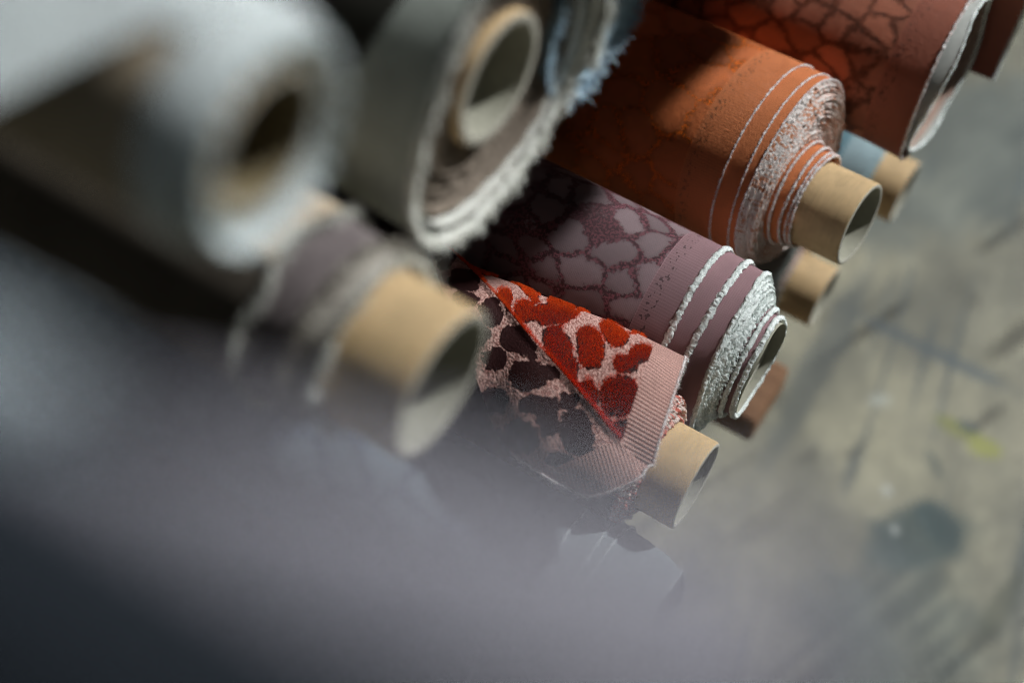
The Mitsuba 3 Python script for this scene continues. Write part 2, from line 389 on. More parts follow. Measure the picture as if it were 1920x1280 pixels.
windings(C, 'wound_layers', [(-0.0600, 0.0700), (-0.0545, 0.062), (-0.0535, 0.052), (-0.053, 0.0385)], 'm_orange_ends', 40, 0.0011, 9, (0, 0.011), jitter=0.0009, off_in=(0, 0.001), FZ=0.0003)
for i, (x0, x, r) in enumerate(((-0.064, -0.050, 0.0385), (-0.052, -0.0425, 0.0366), (-0.044, -0.0355, 0.0345))):
    xf = (lambda x, i: (lambda t: x + 0.0009 * wob(t, 40 + i)))(x, i)
    C.loft('inner_turn', [x0, xf], [r, r], 'm_orange_plain', off=(0, 0.001))
    C.rope('frayed_edge', xf, r, 'm_pale_thread', 0.0009, 0.8, 600, (0, 0.001), seed=50 + i, freq=150)
C.rope('frayed_edge', lambda t: -0.0385 + 0.0008 * wob(t, 45), 0.0350, 'm_pale_thread', 0.0008, 0.8, 600, (0, 0.001), seed=55, freq=150)

# --- red brown roll, upper right
bsdf('m_brick', cell_cloth((0.35, 0.122, 0.072), (0.085, 0.022, 0.009), 0.018, 0.16, 8.7, -0.030, (0.31, 0.100, 0.062), 0.6), 0.6, weave_bump(), 0.0004, sheen=0.3)
bsdf('m_brick_plain', plain_cloth((0.30, 0.095, 0.065), 0.2), 0.8)
bsdf('m_pale_lining', lambda p, n, uv: mix((0.40, 0.41, 0.385), (0.40, 0.27, 0.22), smoothstep(0.62, 0.74, noise(uv.x / 0.004, uv.y / 0.09, 2.0))) * (0.8 + 0.35 * fbm(uv.x / 0.006, uv.y / 0.012, 5.0)), 0.9)
D = Roll('brick red pebble patterned roll at the upper right', (1773, 134), 1.03, 33, 2, squash=((2, 0.05, -60), (3, 0.03, 30)))
D.core(r=0.030)
z1 = lambda t: 0.0005 + 0.0015 * wob(t, 61)
D.loft('cloth', [-L, -0.4, -0.25, -0.15, -0.08, -0.03, z1], [0.064, 0.064, 0.064, 0.064, 0.064, 0.065, 0.067], 'm_brick')
D.rope('frayed_edge', z1, 0.067, 'm_pale_thread', 0.0010, 0.8, 700, seed=62, freq=200)
D.loft('pale_lining', [-0.02, lambda t: 0.006 + 0.004 * wob(t, 63)], [0.062, 0.059], 'm_pale_lining')
D.rope('frayed_edge', lambda t: 0.006 + 0.004 * wob(t, 63), 0.059, 'm_white_fuzz', 0.0010, 0.7, 500, seed=64)
windings(D, 'wound_layers', [(-0.004, 0.060), (-0.006, 0.05), (-0.004, 0.0305)], 'm_pale_lining', 12, 0.003, 19)
D.loft('loose_turn', [-0.05, 0.0, lambda t: 0.027 + 0.002 * wob(t, 65)], [0.069, 0.070, 0.073], 'm_brick_plain', th=(1.35, 2.75), label='loose outer turn of brown cloth with a white edge')
D.rope('frayed_edge', lambda t: 0.027 + 0.002 * wob(t, 65), 0.073, 'm_white_fuzz', 0.0014, 0.6, 400, th=(1.35, 2.75), seed=66)

# --- velvet roll
def velvet_spots(spots, seed, sel, k=1.07):
    """Velvet patches (centre and inverse axes in metres of cloth) on looped pink ground, a ribbed pink selvedge where sel(uv) > 0."""
    def mask(uv):
        wx = fbm(uv.x / 0.005, uv.y / 0.005, seed, 2) - 0.5 + 0.5 * (noise(uv.x / 0.0013, uv.y / 0.0013, seed) - 0.5)
        wy = fbm(uv.x / 0.005, uv.y / 0.005, seed + 5, 2) - 0.5 + 0.5 * (noise(uv.x / 0.0013, uv.y / 0.0013, seed + 7) - 0.5)
        x, y = uv.x + 0.0036 * wx, uv.y + 0.0036 * wy
        best = mi.Float(9)
        for cx, cy, a, b, c, d in spots:
            dx, dy = x - cx, y - cy
            p, q = dr.square(a * dx + b * dy), dr.square(c * dx + d * dy)
            best = dr.minimum(best, dr.sqrt(dr.sqrt(p * p + q * q + 1.2 * p * q)))
        return smoothstep(k, k - 0.07, best)

    def color(p, n, uv):
        m = mask(uv)
        loop = noise(uv.x / 0.0007, uv.y / 0.0007, 2.0)
        ground = mix((0.28, 0.125, 0.105), (0.56, 0.34, 0.295), smoothstep(0.3, 0.66, loop))
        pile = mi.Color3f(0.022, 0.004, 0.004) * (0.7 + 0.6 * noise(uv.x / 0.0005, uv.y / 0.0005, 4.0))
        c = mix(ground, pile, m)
        s = sel(uv)
        rib = 0.5 + 0.5 * dr.sin(s[1] * 6.283 / 0.0020)
        thread = 0.5 + 0.5 * dr.sin(s[0] * 6.283 / 0.0015 + 3.0 * cell_rand(dr.floor(s[1] / 0.0017)))
        pink = mix((0.24, 0.10, 0.085), (0.68, 0.45, 0.39), rib * (0.6 + 0.4 * thread)) * (0.9 + 0.2 * fbm(uv.x / 0.006, uv.y / 0.006, 3.0))
        return dr.select(s[0] > 0, pink, c)

    def bump(p, n, uv):
        s = sel(uv)
        m = mask(uv)
        return dr.select(s[0] > 0, 0.35 * dr.sin(s[1] * 6.283 / 0.0020), 1.6 * m + (1 - m) * noise(uv.x / 0.0008, uv.y / 0.0008, 2.0) + m * 0.35 * noise(uv.x / 0.0006, uv.y / 0.0006, 3.0))
    return color, bump


SPOTS_T = [(-0.1124, 0.0779, 83.9, -5.3, -159.6, -70.0), (-0.1269, 0.0443, 131.7, 28.5, 63.5, -60.6), (-0.1085, 0.0427, 119.6, 38.8, 37.7, -107.6), (-0.095, 0.0457, 152.3, 48.2, 53.8, -104.0), (-0.086, 0.0593, 98.6, 5.1, 38.6, -58.4), (-0.0695, 0.0784, 138.4, -21.0, -456.5, 160.8), (-0.0784, 0.03, 87.5, 70.9, 46.0, -61.5), (-0.0702, 0.0205, 97.7, 43.5, 58.1, -110.9), (-0.0586, 0.0399, 94.7, 47.9, 37.4, -56.9), (-0.0471, 0.0599, 91.6, -17.0, -64.0, -74.9), (-0.0269, 0.0489, 93.1, 66.4, 130.7, -99.1), (-0.0331, 0.0371, 100.6, 67.5, 97.2, -154.8), (-0.0307, 0.021, 77.8, 35.7, 38.8, -101.5), (-0.0511, 0.0146, 88.5, 105.8, 87.7, -108.1), (-0.0231, 0.0069, 136.0, 58.9, 76.3, -194.8), (-0.0319, 0.0772, 75.4, 9.5, 1020.6, -459.4), (-0.1538, 0.075, 73.9, -56.8, -29.5, 94.0), (-0.0651, 0.013, 82.8, 153.1, 115.7, -107.6), (-0.1843, 0.0707, 88.9, -56.6, 27.9, 38.0), (-0.0358, 0.0065, 110.1, 215.4, 132.7, -134.4), (-0.1518, 0.0536, 41.1, -9.3, -136.5, -107.0), (-0.1123, 0.0325, 59.5, -28.3, -190.7, -415.2), (-0.0718, 0.019, 62.6, -32.3, -175.0, -574.5), (-0.0361, 0.0085, 72.3, -51.6, -209.4, -679.4)]
SPOTS_B = [(-0.0559, -0.0875, 103.0, -56.1, 78.6, 50.6), (-0.0412, -0.0677, 101.9, 8.2, -11.0, 117.4), (-0.0397, -0.0537, 120.2, 15.6, -34.5, 180.3), (-0.0242, -0.0464, 141.9, -52.2, 45.2, 111.7), (-0.008, -0.0296, 85.6, 24.5, -41.7, 125.0), (-0.0026, -0.01, 89.6, 0.5, -7.8, 131.6), (-0.0215, -0.0204, 135.0, -0.5, -9.6, 162.4), (-0.0227, 0.0011, 115.6, -0.0, -18.9, 152.9), (0.003, 0.0057, 83.0, 8.6, -20.1, 172.8), (0.0246, 0.0198, 109.9, -20.2, 8.5, 83.7), (0.0078, 0.0126, 133.7, -55.0, 31.4, 113.9), (0.0143, 0.0328, 114.1, 23.6, -48.5, 229.4), (0.0384, 0.0307, 290.2, -216.2, 267.0, 455.5), (-0.0078, 0.02, 91.6, 19.9, -30.3, 128.5), (0.02, 0.004, 143.1, 95.1, -98.0, 178.3), (0.0104, -0.0104, 237.6, 3.0, -8.3, 255.5), (-0.0309, -0.034, 169.0, -67.5, 48.6, 147.7), (-0.0123, -0.0501, 220.8, -171.0, 113.9, 151.6), (-0.0481, -0.0389, 216.9, -87.2, 45.1, 144.7), (-0.037, -0.0161, 228.8, -46.9, 19.0, 165.1), (-0.0001, -0.02, 329.3, 2.9, -15.1, 342.8), (-0.0215, 0.0172, 322.9, 1.3, -49.4, 293.1)]
SEL_T = -0.0208
SEL_B = lambda uv: ((uv.x - 0.0090) * 0.324 + (uv.y - 0.0368) * 0.946, (uv.x - 0.0090) * 0.946 + (uv.y - 0.0368) * -0.324)
bsdf('m_velvet_top', velvet_spots(SPOTS_T, 3.0, lambda uv: (uv.x - SEL_T, uv.y))[0], 0.7, velvet_spots(SPOTS_T, 3.0, lambda uv: (uv.x - SEL_T, uv.y))[1], 0.0006, 1.5e-4, sheen=1.0, sheen_tint=1.0)
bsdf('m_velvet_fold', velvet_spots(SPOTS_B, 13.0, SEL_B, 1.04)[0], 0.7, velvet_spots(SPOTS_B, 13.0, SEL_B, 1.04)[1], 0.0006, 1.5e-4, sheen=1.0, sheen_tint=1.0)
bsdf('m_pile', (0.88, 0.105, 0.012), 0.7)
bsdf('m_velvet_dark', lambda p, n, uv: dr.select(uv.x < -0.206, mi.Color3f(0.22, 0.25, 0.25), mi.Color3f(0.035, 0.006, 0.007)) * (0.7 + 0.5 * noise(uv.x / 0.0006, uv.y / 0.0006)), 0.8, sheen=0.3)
bsdf('m_pink_ends', two_tone((0.45, 0.12, 0.09), (0.60, 0.48, 0.43), 0.0012, 0.42), 0.95, lambda p, n, uv: noise(p.x / 0.0007, p.y / 0.0007, p.z / 0.0007), 0.0009)
bsdf('m_pink_thread', two_tone((0.5, 0.34, 0.32), (0.70, 0.66, 0.65), 0.0008, 0.4), 0.95)
A = Roll('red velvet spotted roll with its pink edged corner folded over', (1306, 911), 0.835, squash=((2, 0.0, 0),))
A.core(r=0.0287, wall=0.0036)
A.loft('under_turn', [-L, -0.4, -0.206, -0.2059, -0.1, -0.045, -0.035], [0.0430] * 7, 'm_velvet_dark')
windings(A, 'wound_layers', [(-0.034, 0.0425), (-0.029, 0.039), (-0.027, 0.0290)], 'm_pink_ends', 7, 0.002, 23, jitter=0.001)
RV = 0.0515


def flare(x):
    """The loose outer turn widens towards its open corner."""
    q = np.clip((np.asarray(x) + 0.21) / 0.16, 0, 1)
    return RV + 0.0125 * q * q * (3 - 2 * q)


def hit(px, py, roll, r):
    """Where the sight line through a pixel meets a cylinder about the roll's axis (its nearest point if it passes by)."""
    d = FWD + RIGHT * (px - 960) / FPX + DOWN * (py - 640) / FPX
    m = CAM - roll.o
    dp, mp = d - roll.a * (d @ roll.a), m - roll.a * (m @ roll.a)
    A_, B_, C_ = dp @ dp, dp @ mp, mp @ mp - r * r
    k = (-B_ - math.sqrt(max(B_ * B_ - A_ * C_, 0))) / A_
    return CAM + k * d


def polar(P, roll):
    q = P - roll.o
    return q @ roll.a, np.arctan2(q @ roll.e2, q @ roll.e1), np.hypot(q @ roll.e2, q @ roll.e1)


def curve(pts, s):
    """A smooth curve through the points at the chord-length parameters s in 0..1."""
    from scipy.interpolate import PchipInterpolator
    pts = np.array(pts, float)
    k = np.concatenate([[0], np.cumsum(np.linalg.norm(np.diff(pts, axis=0), axis=1))])
    return PchipInterpolator(k / k[-1], pts)(s)


CREASE = [(788, 432), (860, 490), (930, 560), (1000, 642), (1045, 690), (1100, 752), (1168, 832), (1200, 862), (1224, 872)]
EDGE = [(784, 434), (808, 490), (835, 560), (870, 650), (905, 735), (925, 790), (950, 835), (1008, 878), (1060, 908), (1108, 926), (1165, 912), (1224, 874)]
NS = 300
ss = np.linspace(0, 1, NS)
cr = []
for x, y in CREASE:
    q = hit(x, y, A, RV)
    for _ in range(4):
        q = hit(x, y, A, float(flare(polar(q, A)[0])) - 0.004 * max(0.0, (x - 1000) / 224))
    cr.append(q)
C3 = curve(cr, ss)
cx, cth, crr = polar(C3, A)
top_x = np.interp(ss, [0, 0.25, 0.6, 1], [-0.205, -0.165, -0.110, -0.0465])
tt = np.concatenate([np.linspace(0, 0.85, 90), np.linspace(0.86, 1, 24)])
X = top_x[:, None] * (1 - tt) + cx[:, None] * tt
TH = math.radians(104) * (1 - tt) + cth[:, None] * tt
Rr = flare(X) * (1 - tt**3) + crr[:, None] * tt**3
bow = 0.0022 * np.sin(X * 95 + 1) * np.sin(TH * 2.2) * np.sin(math.pi * tt)
ridge = 0.0018 * np.exp(-((1 - tt) * (np.abs(math.radians(104) - cth) * RV)[:, None] / 0.0028)**2) * np.clip((1 - ss) / 0.12, 0, 1)[:, None]
PT = A.pt(X, Rr + bow + ridge, TH)
UVT = np.stack([X - X[-1:], TH * RV], -1)
cpx = PT[:, -1]
# the folded corner: from the crease down the near side of the roll to its loose edge
ed = curve(EDGE, ss)
rE = np.interp(ss, [0, 0.5, 0.7, 0.95, 1], [0.0525, 0.0535, 0.064, 0.066, 0.062])
PE = np.array([hit(e[0], e[1], A, r) for e, r in zip(ed, rE)])
wE = np.clip((ss - 0.97) / 0.03, 0, 1)[:, None]
PE = PE * (1 - wE) + cpx * wE
ex, eth, er = polar(PE, A)
px_, pth, pr_ = polar(cpx, A)
pr_ = pr_ - ridge[:, -1]
tb = np.concatenate([np.linspace(0, 0.1, 16), np.linspace(0.11, 1, 90)])
XB = px_[:, None] * (1 - tb) + ex[:, None] * tb
TB = pth[:, None] * (1 - tb) + eth[:, None] * tb
RB = pr_[:, None] * (1 - tb) + er[:, None] * tb + 0.0015 * np.sin(math.pi * tb) * np.sin(XB * 110)
dB = tb[None] * np.abs(eth - pth)[:, None] * RV
RB = RB + ridge[:, -1:] - 0.0018 * (1 - np.exp(-(dB / 0.0025)**2)) * np.clip((1 - ss) / 0.12, 0, 1)[:, None] * (1 - tb)
PB = A.pt(XB, RB, TB)
BX, BY = RIGHT, DOWN * 0.85 - FWD * 0.2
BO = at(1000, 750, 0.82)
UVB = np.stack([(PB - BO) @ BX, (PB - BO) @ BY], -1)
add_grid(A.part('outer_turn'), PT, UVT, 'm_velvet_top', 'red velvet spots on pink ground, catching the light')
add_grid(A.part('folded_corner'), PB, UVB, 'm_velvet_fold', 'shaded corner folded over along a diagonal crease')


def in_spots(uv, spots):
    j = np.stack([meshkit.fbm(np.c_[uv / 0.006, 0 * uv[:, 0] + 3], 2, 5), meshkit.fbm(np.c_[uv / 0.006, 0 * uv[:, 0] + 9], 2, 8)], 1) - 0.5
    st = 0.0014
    j = 0.006 * j * (np.abs(uv).sum(1, keepdims=True) > 0) + 0.0022 * (np.stack([meshkit.noise(np.c_[np.floor(uv / st), 0 * uv[:, 0] + q]) for q in (1, 2)], 1) - 0.5)
    best = np.full(len(uv), 9.0)
    for cx_, cy_, a, b, c, d in spots:
        q = uv + j - [cx_, cy_]
        p2, q2 = (a * q[:, 0] + b * q[:, 1])**2, (c * q[:, 0] + d * q[:, 1])**2
        best = np.minimum(best, np.sqrt(np.sqrt(p2 * p2 + q2 * q2 + 1.2 * p2 * q2)))
    return best < 1.03


def pile(name, P, UV, spots, sel, per_m2, seed, lean):
    """The velvet's standing fibres, leaning a little towards the roll's end."""
    g = np.random.default_rng(seed)
    n, m = P.shape[:2]
    e1, e2 = P[1:, :-1] - P[:-1, :-1], P[:-1, 1:] - P[:-1, :-1]
    nr = np.cross(e1, e2)
    area = np.linalg.norm(nr, axis=-1)
    count = int(area.sum() * per_m2)
    k = g.choice(area.size, count, p=(area / area.sum()).ravel())
    i, j = np.unravel_index(k, area.shape)
    u, v = g.random(count)[:, None], g.random(count)[:, None]
    base = P[i, j] * (1 - u) * (1 - v) + P[i + 1, j] * u * (1 - v) + P[i, j + 1] * (1 - u) * v + P[i + 1, j + 1] * u * v
    uv = UV[i, j] * (1 - u) * (1 - v) + UV[i + 1, j] * u * (1 - v) + UV[i, j + 1] * (1 - u) * v + UV[i + 1, j + 1] * u * v
    nn = nr[i, j] / (area[i, j][:, None] + 1e-15)
    outw = (base - A.o) - ((base - A.o) @ A.a)[:, None] * A.a
    nn = nn * np.sign((nn * outw).sum(1))[:, None]
    keep = in_spots(uv, spots) & (sel(uv) < -0.0004)
    base, nn = base[keep], nn[keep]
    # each tuft is a thin upright ribbon, so that the cloth glows where it is seen edge on
    up = np.cross(nn, A.a)
    up *= np.sign(up @ (A.e2 + 0.3 * A.e1))[:, None]
    wd = g.normal(size=nn.shape)
    d = nn + lean * up + 0.10 * g.normal(size=nn.shape)
    d /= np.linalg.norm(d, axis=1, keepdims=True)
    wd -= d * (wd * d).sum(1)[:, None]
    wd /= np.linalg.norm(wd, axis=1, keepdims=True)
    Lh = 0.0019 * g.uniform(0.75, 1.15, len(d))
    w = 0.000032
    b0 = base - nn * 0.0002
    tip = base + d * Lh[:, None]
    vv = np.stack([b0 - w * wd, b0 + w * wd, tip + 0.6 * w * wd, tip - 0.6 * w * wd], 1)
    ff = np.array([[0, 1, 2], [0, 2, 3]])
    F = (ff[None] + (np.arange(len(base)) * 4)[:, None, None]).reshape(-1, 3)
    key = A.part(name)
    scene[key] = mikit.ply((vv.reshape(-1, 3), F), 'm_pile', smooth=False, uv=vv.reshape(-1, 3)[:, :2])
    tag(key, kind='stuff')


if SPOTS_T:
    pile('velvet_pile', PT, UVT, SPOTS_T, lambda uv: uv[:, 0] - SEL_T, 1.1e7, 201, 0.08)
    k0 = np.flatnonzero(tt > 0.972)[0]
    pile('crease_pile', PT[:int(NS * 0.90), k0:], UVT[:int(NS * 0.90), k0:] * 0, [(0, 0, 1, 0, 0, 1)], lambda uv: uv[:, 0] - 1, 2.6e7, 203, 0.35)


def edge_fuzz(name, P, d_out, mat, radius, n_h, length, seed):
    """A fuzzy thread with loose ends along a line of points."""
    m = len(P)
    key = A.part(name)
    tang = np.gradient(P, axis=0)
    tang /= np.linalg.norm(tang, axis=1, keepdims=True)
    a1 = np.cross(tang, d_out)
    a1 /= np.linalg.norm(a1, axis=1, keepdims=True) + 1e-12
    a2 = np.cross(tang, a1)
    s = np.linspace(0, 2 * math.pi, 8)
    q = np.arange(m)[:, None] * 0.9
    nz = meshkit.noise(np.stack([q + 0 * s, 0 * q + np.cos(s) + seed, 0 * q + np.sin(s)], -1), 3)
    ro = radius * (0.55 + 0.9 * nz)
    G = P[:, None] + ro[..., None] * (np.cos(s)[None, :, None] * a1[:, None] + np.sin(s)[None, :, None] * a2[:, None])
    add_grid(key, G, np.stack([0 * ro + s * radius, 0 * ro + q * 0.0004], -1), mat)
    g = np.random.default_rng(seed)
    i = g.integers(0, m, n_h)
    d = d_out[i] + 0.5 * g.normal(size=(n_h, 3))
    d /= np.linalg.norm(d, axis=1, keepdims=True)
    Lh = length * g.uniform(0.4, 1.2, n_h)
    hairs(A.part(name.replace('edge', 'edge_threads')), P[i], d, Lh, 0.00014, g.normal(size=(n_h, 3)) * (0.25 * Lh)[:, None], mat)


right = PT[-1, 4:]
right = curve(right, np.linspace(0, 1, 300))
edge_fuzz('selvedge_edge', right, np.tile(A.a, (300, 1)), 'm_pink_thread', 0.0007, 500, 0.0022, 71)
i0 = int(NS * 0.60)
low = curve(PB[i0:, -1], np.linspace(0, 1, 260))
lowd = np.tile(0.5 * A.a - 0.85 * A.e2, (260, 1))
edge_fuzz('folded_selvedge_edge', low, lowd, 'm_pink_thread', 0.0008, 450, 0.0020, 72)

# ------------------------------------------------------------------ rolls below and behind
bsdf('m_taupe', plain_cloth((0.21, 0.17, 0.135), 0.4), 0.9)
bsdf('m_slate', cell_cloth((0.17, 0.205, 0.235), (0.10, 0.12, 0.16), 0.030, 0.10, 3.9, -0.09, (0.19, 0.22, 0.24), 0.7), 0.7, weave_bump(), 0.0004, sheen=0.3)
bsdf('m_slate_plain', plain_cloth((0.20, 0.225, 0.24), 0.2), 0.8)
bsdf('m_grey_thread', two_tone((0.22, 0.25, 0.27), (0.40, 0.43, 0.44), 0.001, 0.4), 0.95)
E = Roll('slate blue patterned roll below the red velvet one', (1226, 1200), 0.845, 32)
E.core(r=0.029, x0=-0.03)
w1, w2, w3 = (lambda t: -0.068 + 0.001 * wob(t, 81)), (lambda t: -0.052 + 0.001 * wob(t, 82)), (lambda t: -0.0435 + 0.001 * wob(t, 83))
E.loft('cloth', [-L, -0.4, -0.2, -0.1, w1], [0.0545] * 5, 'm_slate')
E.loft('inner_turn', [-0.072, w1, w2], [0.0535] * 3, 'm_slate_plain')
E.loft('inner_turn', [-0.056, w2, w3], [0.0525] * 3, 'm_slate_plain')
for i, (x, r) in enumerate(((w1, 0.0545), (w2, 0.0532), (w3, 0.0522))):
    E.rope('frayed_edge', x, r, 'm_grey_thread', 0.0012, 0.6, 700, seed=84 + i)
E.loft('inner_turn', [-0.049, -0.03, -0.015, lambda t: -0.002 + 0.004 * wob(t, 88)], [0.0515, 0.0500, 0.0475, 0.044], 'm_slate_plain')
E.rope('frayed_edge', lambda t: -0.002 + 0.004 * wob(t, 88), 0.044, 'm_grey_thread', 0.0012, 0.6, 500, seed=89)

bsdf('m_teal', plain_cloth((0.13, 0.235, 0.28), 0.5, 0.0015, 0.02), 0.8)
bsdf('m_teal_light', plain_cloth((0.30, 0.40, 0.43), 0.4, 0.0015, 0.02), 0.85)
G = Roll('teal blue roll with a short tan core below the brick red roll', (1697, 362), 1.24, 33)
G.core(r=0.0285)
G.loft('cloth', [-L, -0.3, -0.1, -0.058], [0.043] * 4, 'm_teal')
G.loft('inner_turn', [-0.062, -0.058, -0.034], [0.041, 0.041, 0.040], 'm_teal_light')
windings(G, 'wound_layers', [(-0.034, 0.040), (-0.032, 0.036), (-0.031, 0.029)], 'm_teal_light', 4, 0.002, 95)

H = Roll('plain tan core of a grey green roll below the orange roll', (1546, 558), 1.19, 33)
H.core(r=0.0273)
bsdf('m_greygreen', plain_cloth((0.20, 0.225, 0.205), 0.3), 0.85)
H.loft('cloth', [-L, -0.3, -0.1, -0.034], [0.036] * 4, 'm_greygreen')
windings(H, 'wound_layers', [(-0.034, 0.036), (-0.032, 0.032), (-0.031, 0.0276)], 'm_pale_lining', 4, 0.002, 96)

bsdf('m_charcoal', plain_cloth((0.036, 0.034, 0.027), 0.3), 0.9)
Q = Roll('charcoal roll lying in the dark gap behind the beige roll', (905, 170), 0.80, 33)
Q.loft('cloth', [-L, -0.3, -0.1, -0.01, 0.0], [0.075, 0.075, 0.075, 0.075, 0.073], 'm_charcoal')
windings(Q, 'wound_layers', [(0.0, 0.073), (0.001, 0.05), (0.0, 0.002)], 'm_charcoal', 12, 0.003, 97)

bsdf('m_rust', plain_cloth((0.25, 0.09, 0.05), 0.3), 0.85)
# the timber rack that carries the rolls
AX, NX = V(0.843, -0.537, 0), V(0.537, 0.843, 0)


def plank(a0, a1, n0, n1, z0, z1, bevel=0.003):
    m = trimesh.creation.box(extents=[a1 - a0 - 2 * bevel, n1 - n0 - 2 * bevel, z1 - z0 - 2 * bevel])
    v = np.array(m.vertices)
    pts = np.vstack([v + bevel * V(*d) for d in ((1, 0, 0), (-1, 0, 0), (0, 1, 0), (0, -1, 0), (0, 0, 1), (0, 0, -1))])
    m = trimesh.convex.convex_hull(pts)
    q = np.array(m.vertices) + V((a0 + a1) / 2, (n0 + n1) / 2, (z0 + z1) / 2)
    return trimesh.Trimesh(q[:, :1] * AX + q[:, 1:2] * NX + q[:, 2:] * V(0, 0, 1), m.faces, process=False)


def timber(p, n, uv):
    a, b = p.x * 0.843 - p.y * 0.537, p.x * 0.537 + p.y * 0.843
    gr = fbm(a / 0.09, b / 0.006 + 2 * noise(a / 0.2, b / 0.1), p.z / 0.006, 3)
    return mix((0.13, 0.065, 0.035), (0.30, 0.165, 0.095), gr) * (0.75 + 0.5 * noise(a / 0.05, b / 0.05, 7.0))


bsdf('m_timber', timber, 0.75, lambda p, n, uv: fbm(p.x / 0.02, p.y / 0.004, p.z / 0.004), 0.0005)
labels['wooden_rack'] = {'label': 'reddish timber rack under the rolls, a beam end showing below the mauve roll', 'category': 'rack'}
bx_, bn_ = at(1452, 735, 1.19) @ AX, at(1452, 735, 1.19) @ NX
zb = at(1452, 735, 1.19)[2]
for nm, args in (('beam', (bx_ - 0.9, bx_, bn_ - 0.035, bn_ + 0.03, zb - 0.035, zb)), ('shelf_board', (bx_ - 0.9, bx_ - 0.10, -0.05, 1.0, zb + 0.001, zb + 0.022)),
                 ('rail', (-0.70, -0.64, 0.05, 1.35, 0.855, 0.895)), ('post', (-0.77, -0.702, 0.0, 0.06, 0.0, 1.3)), ('post', (-0.77, -0.702, 1.3, 1.36, 0.0, 1.3)), ('post', (bx_ - 0.2, bx_ - 0.14, 1.01, 1.07, 0.0, zb + 0.02))):
    scene[numbered(f'wooden_rack__{nm}')] = mikit.ply(plank(*args), 'm_timber', smooth=25)

# the upper row goes on beyond the picture's top edge and shades the rolls below it
for k, (along, across, name) in enumerate(((-0.19, 0.565, 'first'), (-0.135, 0.71, 'second'), (-0.125, 0.855, 'third'), (-0.12, 1.0, 'fourth'), (-0.13, 1.145, 'fifth'))):
    U = Roll(f'rust roll on the upper row above the picture, {name} beyond the denim blue roll', (960, 640), 1.0, 33, group=None)
    U.o = along * V(0.843, -0.537, 0) + across * V(0.537, 0.843, 0) + V(0, 0, 0.985)
    U.core()
    U.loft('cloth', [-L, -0.3, -0.1, -0.01, 0.0], [0.072, 0.072, 0.072, 0.072, 0.070], 'm_rust')
    windings(U, 'wound_layers', [(0.0, 0.070), (0.001, 0.05), (0.0, 0.031)], 'm_pale_lining', 12, 0.003, 98)

# ------------------------------------------------------------------ nearer rolls, out of focus
bsdf('m_sage', plain_cloth((0.40, 0.43, 0.385), 0.4), 0.85, sheen=0.2)
bsdf('m_oat_thread', two_tone((0.50, 0.49, 0.44), (0.72, 0.72, 0.67), 0.0012, 0.4), 0.95)
I = Roll('pale sage roll with a ragged oat coloured fringe round its end', (938, 152), 0.593, 33, squash=((2, 0.03, -90), (3, 0.03, -90)))
I.core(r=0.0305, wall=0.005)
v1 = lambda t: 0.004 + 0.002 * wob(t, 101)
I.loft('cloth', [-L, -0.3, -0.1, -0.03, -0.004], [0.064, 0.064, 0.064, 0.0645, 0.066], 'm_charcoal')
v0 = lambda t: np.interp(np.degrees(t), [-120, -75, -50, -25, 10, 180], [-0.09, -0.075, -0.05, -0.031, -0.021, -0.02]) + 0.001 * wob(t, 107)
I.loft('sage_band', [v0, lambda t: (v0(t) + v1(t)) / 2, v1], [0.0662, 0.067, 0.069], 'm_sage')
I.rope('fringe_band', v1, 0.0685, 'm_oat_thread', 0.0022, 0.6, 500, seed=102)
I.fringe('fringe', lambda t: v1(t) + 0.001, 0.0685, 'm_oat_thread', 1500, 0.0055, 0.00045, seed=103, out=0.5, spread=0.5)
I.loft('inner_turn', [-0.02, lambda t: 0.0035 + 0.001 * wob(t, 104)], [0.0625, 0.062], 'm_oat_thread')
windings(I, 'wound_layers', [(-0.004, 0.062), (-0.009, 0.05), (-0.003, 0.031)], 'm_taupe', 18, 0.003, 105)
I.loft('brown_turn', [-0.06, 0.0, 0.007], [0.071, 0.0715, 0.072], 'm_taupe', th=(1.5, 2.67))
I.fringe('fringe', 0.007, 0.072, 'm_oat_thread', 500, 0.006, 0.0005, seed=106, th=(1.5, 2.67), out=0.3)

bsdf('m_denim', plain_cloth((0.15, 0.24, 0.31), 0.5, 0.0013, 0.012), 0.85)
bsdf('m_denim_thread', two_tone((0.20, 0.30, 0.38), (0.42, 0.53, 0.60), 0.001, 0.45), 0.95)
K = Roll('denim blue fringed roll tucked behind the sage roll', (1124, 14), 0.66, 33)
K.loft('cloth', [-L, -0.2, -0.05, 0.0], [0.046, 0.046, 0.046, 0.047], 'm_denim')
windings(K, 'wound_layers', [(0.0, 0.047), (-0.002, 0.03), (0.0, 0.004)], 'm_denim_thread', 10, 0.003, 111)
K.fringe('fringe', 0.0, 0.0465, 'm_denim_thread', 700, 0.006, 0.0005, seed=112, out=0.4)

bsdf('m_cream', plain_cloth((0.50, 0.40, 0.29), 0.3), 0.85)
bsdf('m_dusk', plain_cloth((0.15, 0.125, 0.125), 0.4, 0.0014, 0.012), 0.85, sheen=0.3)
bsdf('m_dim_thread', two_tone((0.18, 0.155, 0.135), (0.40, 0.37, 0.32), 0.0012, 0.45), 0.95)
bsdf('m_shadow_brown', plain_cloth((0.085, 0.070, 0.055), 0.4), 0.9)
bsdf('m_brown_dark', plain_cloth((0.36, 0.29, 0.205), 0.4), 0.9)
J = Roll('dusky mauve roll with cream frayed turns and a fat tan core', (832, 722), 0.533, 33)
J.core(r=0.031, wall=0.0045)
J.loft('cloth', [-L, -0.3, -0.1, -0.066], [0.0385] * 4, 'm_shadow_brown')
J.loft('cream_turn', [-0.105, -0.095, -0.08, lambda t: -0.066 + 0.003 * wob(t, 119)], [0.0405] * 4, 'm_cream', th=(0.25, 3.1))
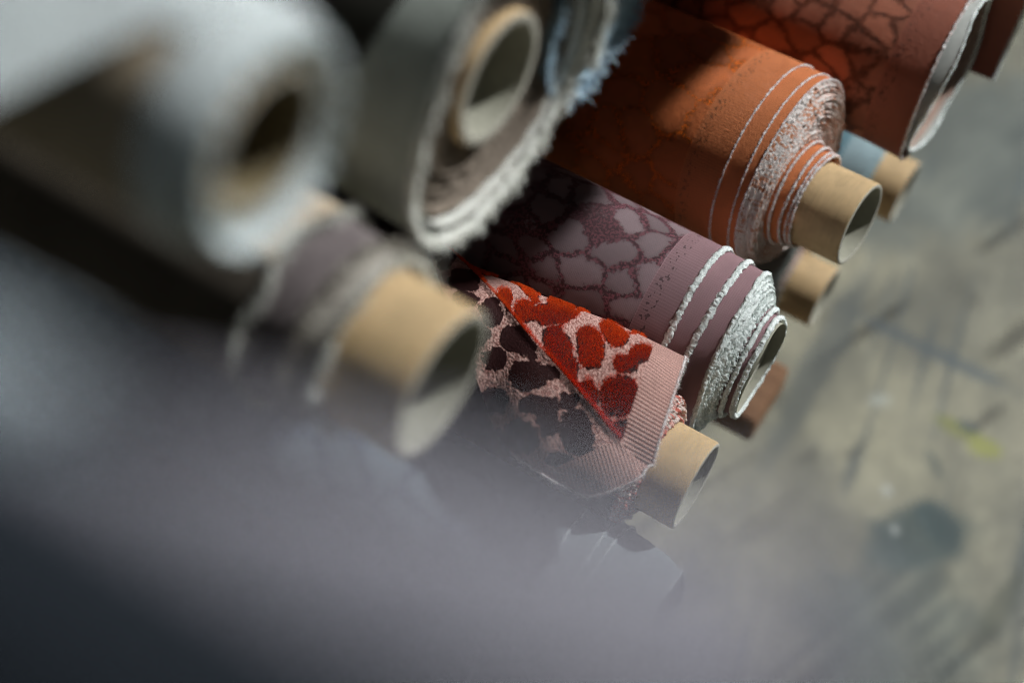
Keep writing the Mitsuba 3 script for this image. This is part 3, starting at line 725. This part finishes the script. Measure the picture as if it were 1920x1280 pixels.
J.loft('inner_turn', [-0.07, lambda t: -0.046 + 0.0022 * wob(t, 122, 7, 0.6)], [0.0380, 0.0372], 'm_dusk')
J.loft('inner_turn', [-0.05, lambda t: -0.0335 + 0.0022 * wob(t, 123, 7, 0.6)], [0.0355, 0.0345], 'm_dim_thread')
for i, (x, r, mat) in enumerate(((-0.066, 0.0402, 'm_oat_thread'), (-0.046, 0.0372, 'm_dim_thread'), (-0.0335, 0.0345, 'm_oat_thread'))):
    xf = (lambda x, i: (lambda t: x + 0.0022 * wob(t, 121 + i, 7, 0.6)))(x, i)
    J.rope('frayed_edge', xf, r, mat, 0.0009, 0.8, 400, seed=124 + i)
    J.fringe('edge_threads', xf, r, mat, 900, 0.0055, 0.0004, seed=130 + i, out=0.5, spread=0.8)

bsdf('m_white_sheet', plain_cloth((0.62, 0.67, 0.67), 0.4, 0.0014, 0.03), 0.8)
N = Roll('white wrapped roll at the upper left, blurred and close', (505, 268), 0.335, 33)
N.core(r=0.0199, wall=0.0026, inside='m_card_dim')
N.loft('cloth', [-L, -0.3, -0.1, -0.006], [0.0306] * 4, 'm_brown_dark')
# a loose white wrapper: over the top of the roll, then straight down and away from it to a slanting hem
xq = np.concatenate([np.linspace(-L, -0.16, 8), np.linspace(-0.15, -0.010, 40)])
hem = np.interp(xq, [-0.10, -0.042, -0.029, -0.021, -0.010], [0.071, 0.042, 0.014, 0.0, 0.0])
tha = np.linspace(3.3, math.radians(20), 60)
arc = np.stack([np.cos(tha), np.sin(tha)], 1) * 0.0320
sl = np.linspace(0, 1, 30)[1:]
rowsN = []
for x, h in zip(xq, hem):
    tail = arc[-1] + sl[:, None] * h * V(math.cos(math.radians(20 - 90)), math.sin(math.radians(20 - 90))) * (1 + 0.03 * np.sin(40 * x))
    c2 = np.vstack([arc, tail])
    rowsN.append(N.o + x * N.a + c2[:, :1] * N.e1 + c2[:, 1:] * N.e2)
rowsN = np.array(rowsN)
add_grid(N.part('white_wrapper'), rowsN, np.stack([np.broadcast_to(xq[:, None], rowsN.shape[:2]), np.broadcast_to(np.arange(rowsN.shape[1]) * 0.0012, rowsN.shape[:2])], -1), 'm_white_sheet')
N.loft('white_collar', [-0.014, -0.007, 0.0], [0.0313, 0.0313, 0.0293], 'm_white_sheet')
windings(N, 'wound_layers', [(0.0, 0.0293), (-0.001, 0.025), (-0.001, 0.0204)], 'm_white_sheet', 5, 0.002, 141)

bsdf('m_navy', plain_cloth((0.012, 0.016, 0.022), 0.3), 0.9)
bsdf('m_lilac', plain_cloth((0.285, 0.275, 0.312), 0.2), 0.85)
bsdf('m_pale_blue', plain_cloth((0.36, 0.41, 0.44), 0.3), 0.85)
for mat, label, top, z, rn, psi in (('m_lilac', 'lilac grey roll almost touching the lens, a soft blur', (1640, 1065), 0.095, 0.014, 11.5), ('m_navy', 'navy black roll in the lower left corner, nearest of all', (960, 1290), 0.075, 0.013, 31),
                                    ('m_pale_blue', 'pale blue roll blurred against the left edge, above the navy one', (185, 700), 0.13, 0.015, 30)):
    c = V(*top) + rn * FPX / z * V(-0.48, 0.87)
    P_ = Roll(label, (c[0], c[1]), z, psi)
    P_.loft('cloth', [-L, -0.3, -0.15, -0.08, -0.04, -0.015, 0.0], [rn] * 7, mat)
    windings(P_, 'wound_layers', [(0.0, rn), (-0.001, rn / 2), (0, 0.002)], mat, 8, 0.002, 151)
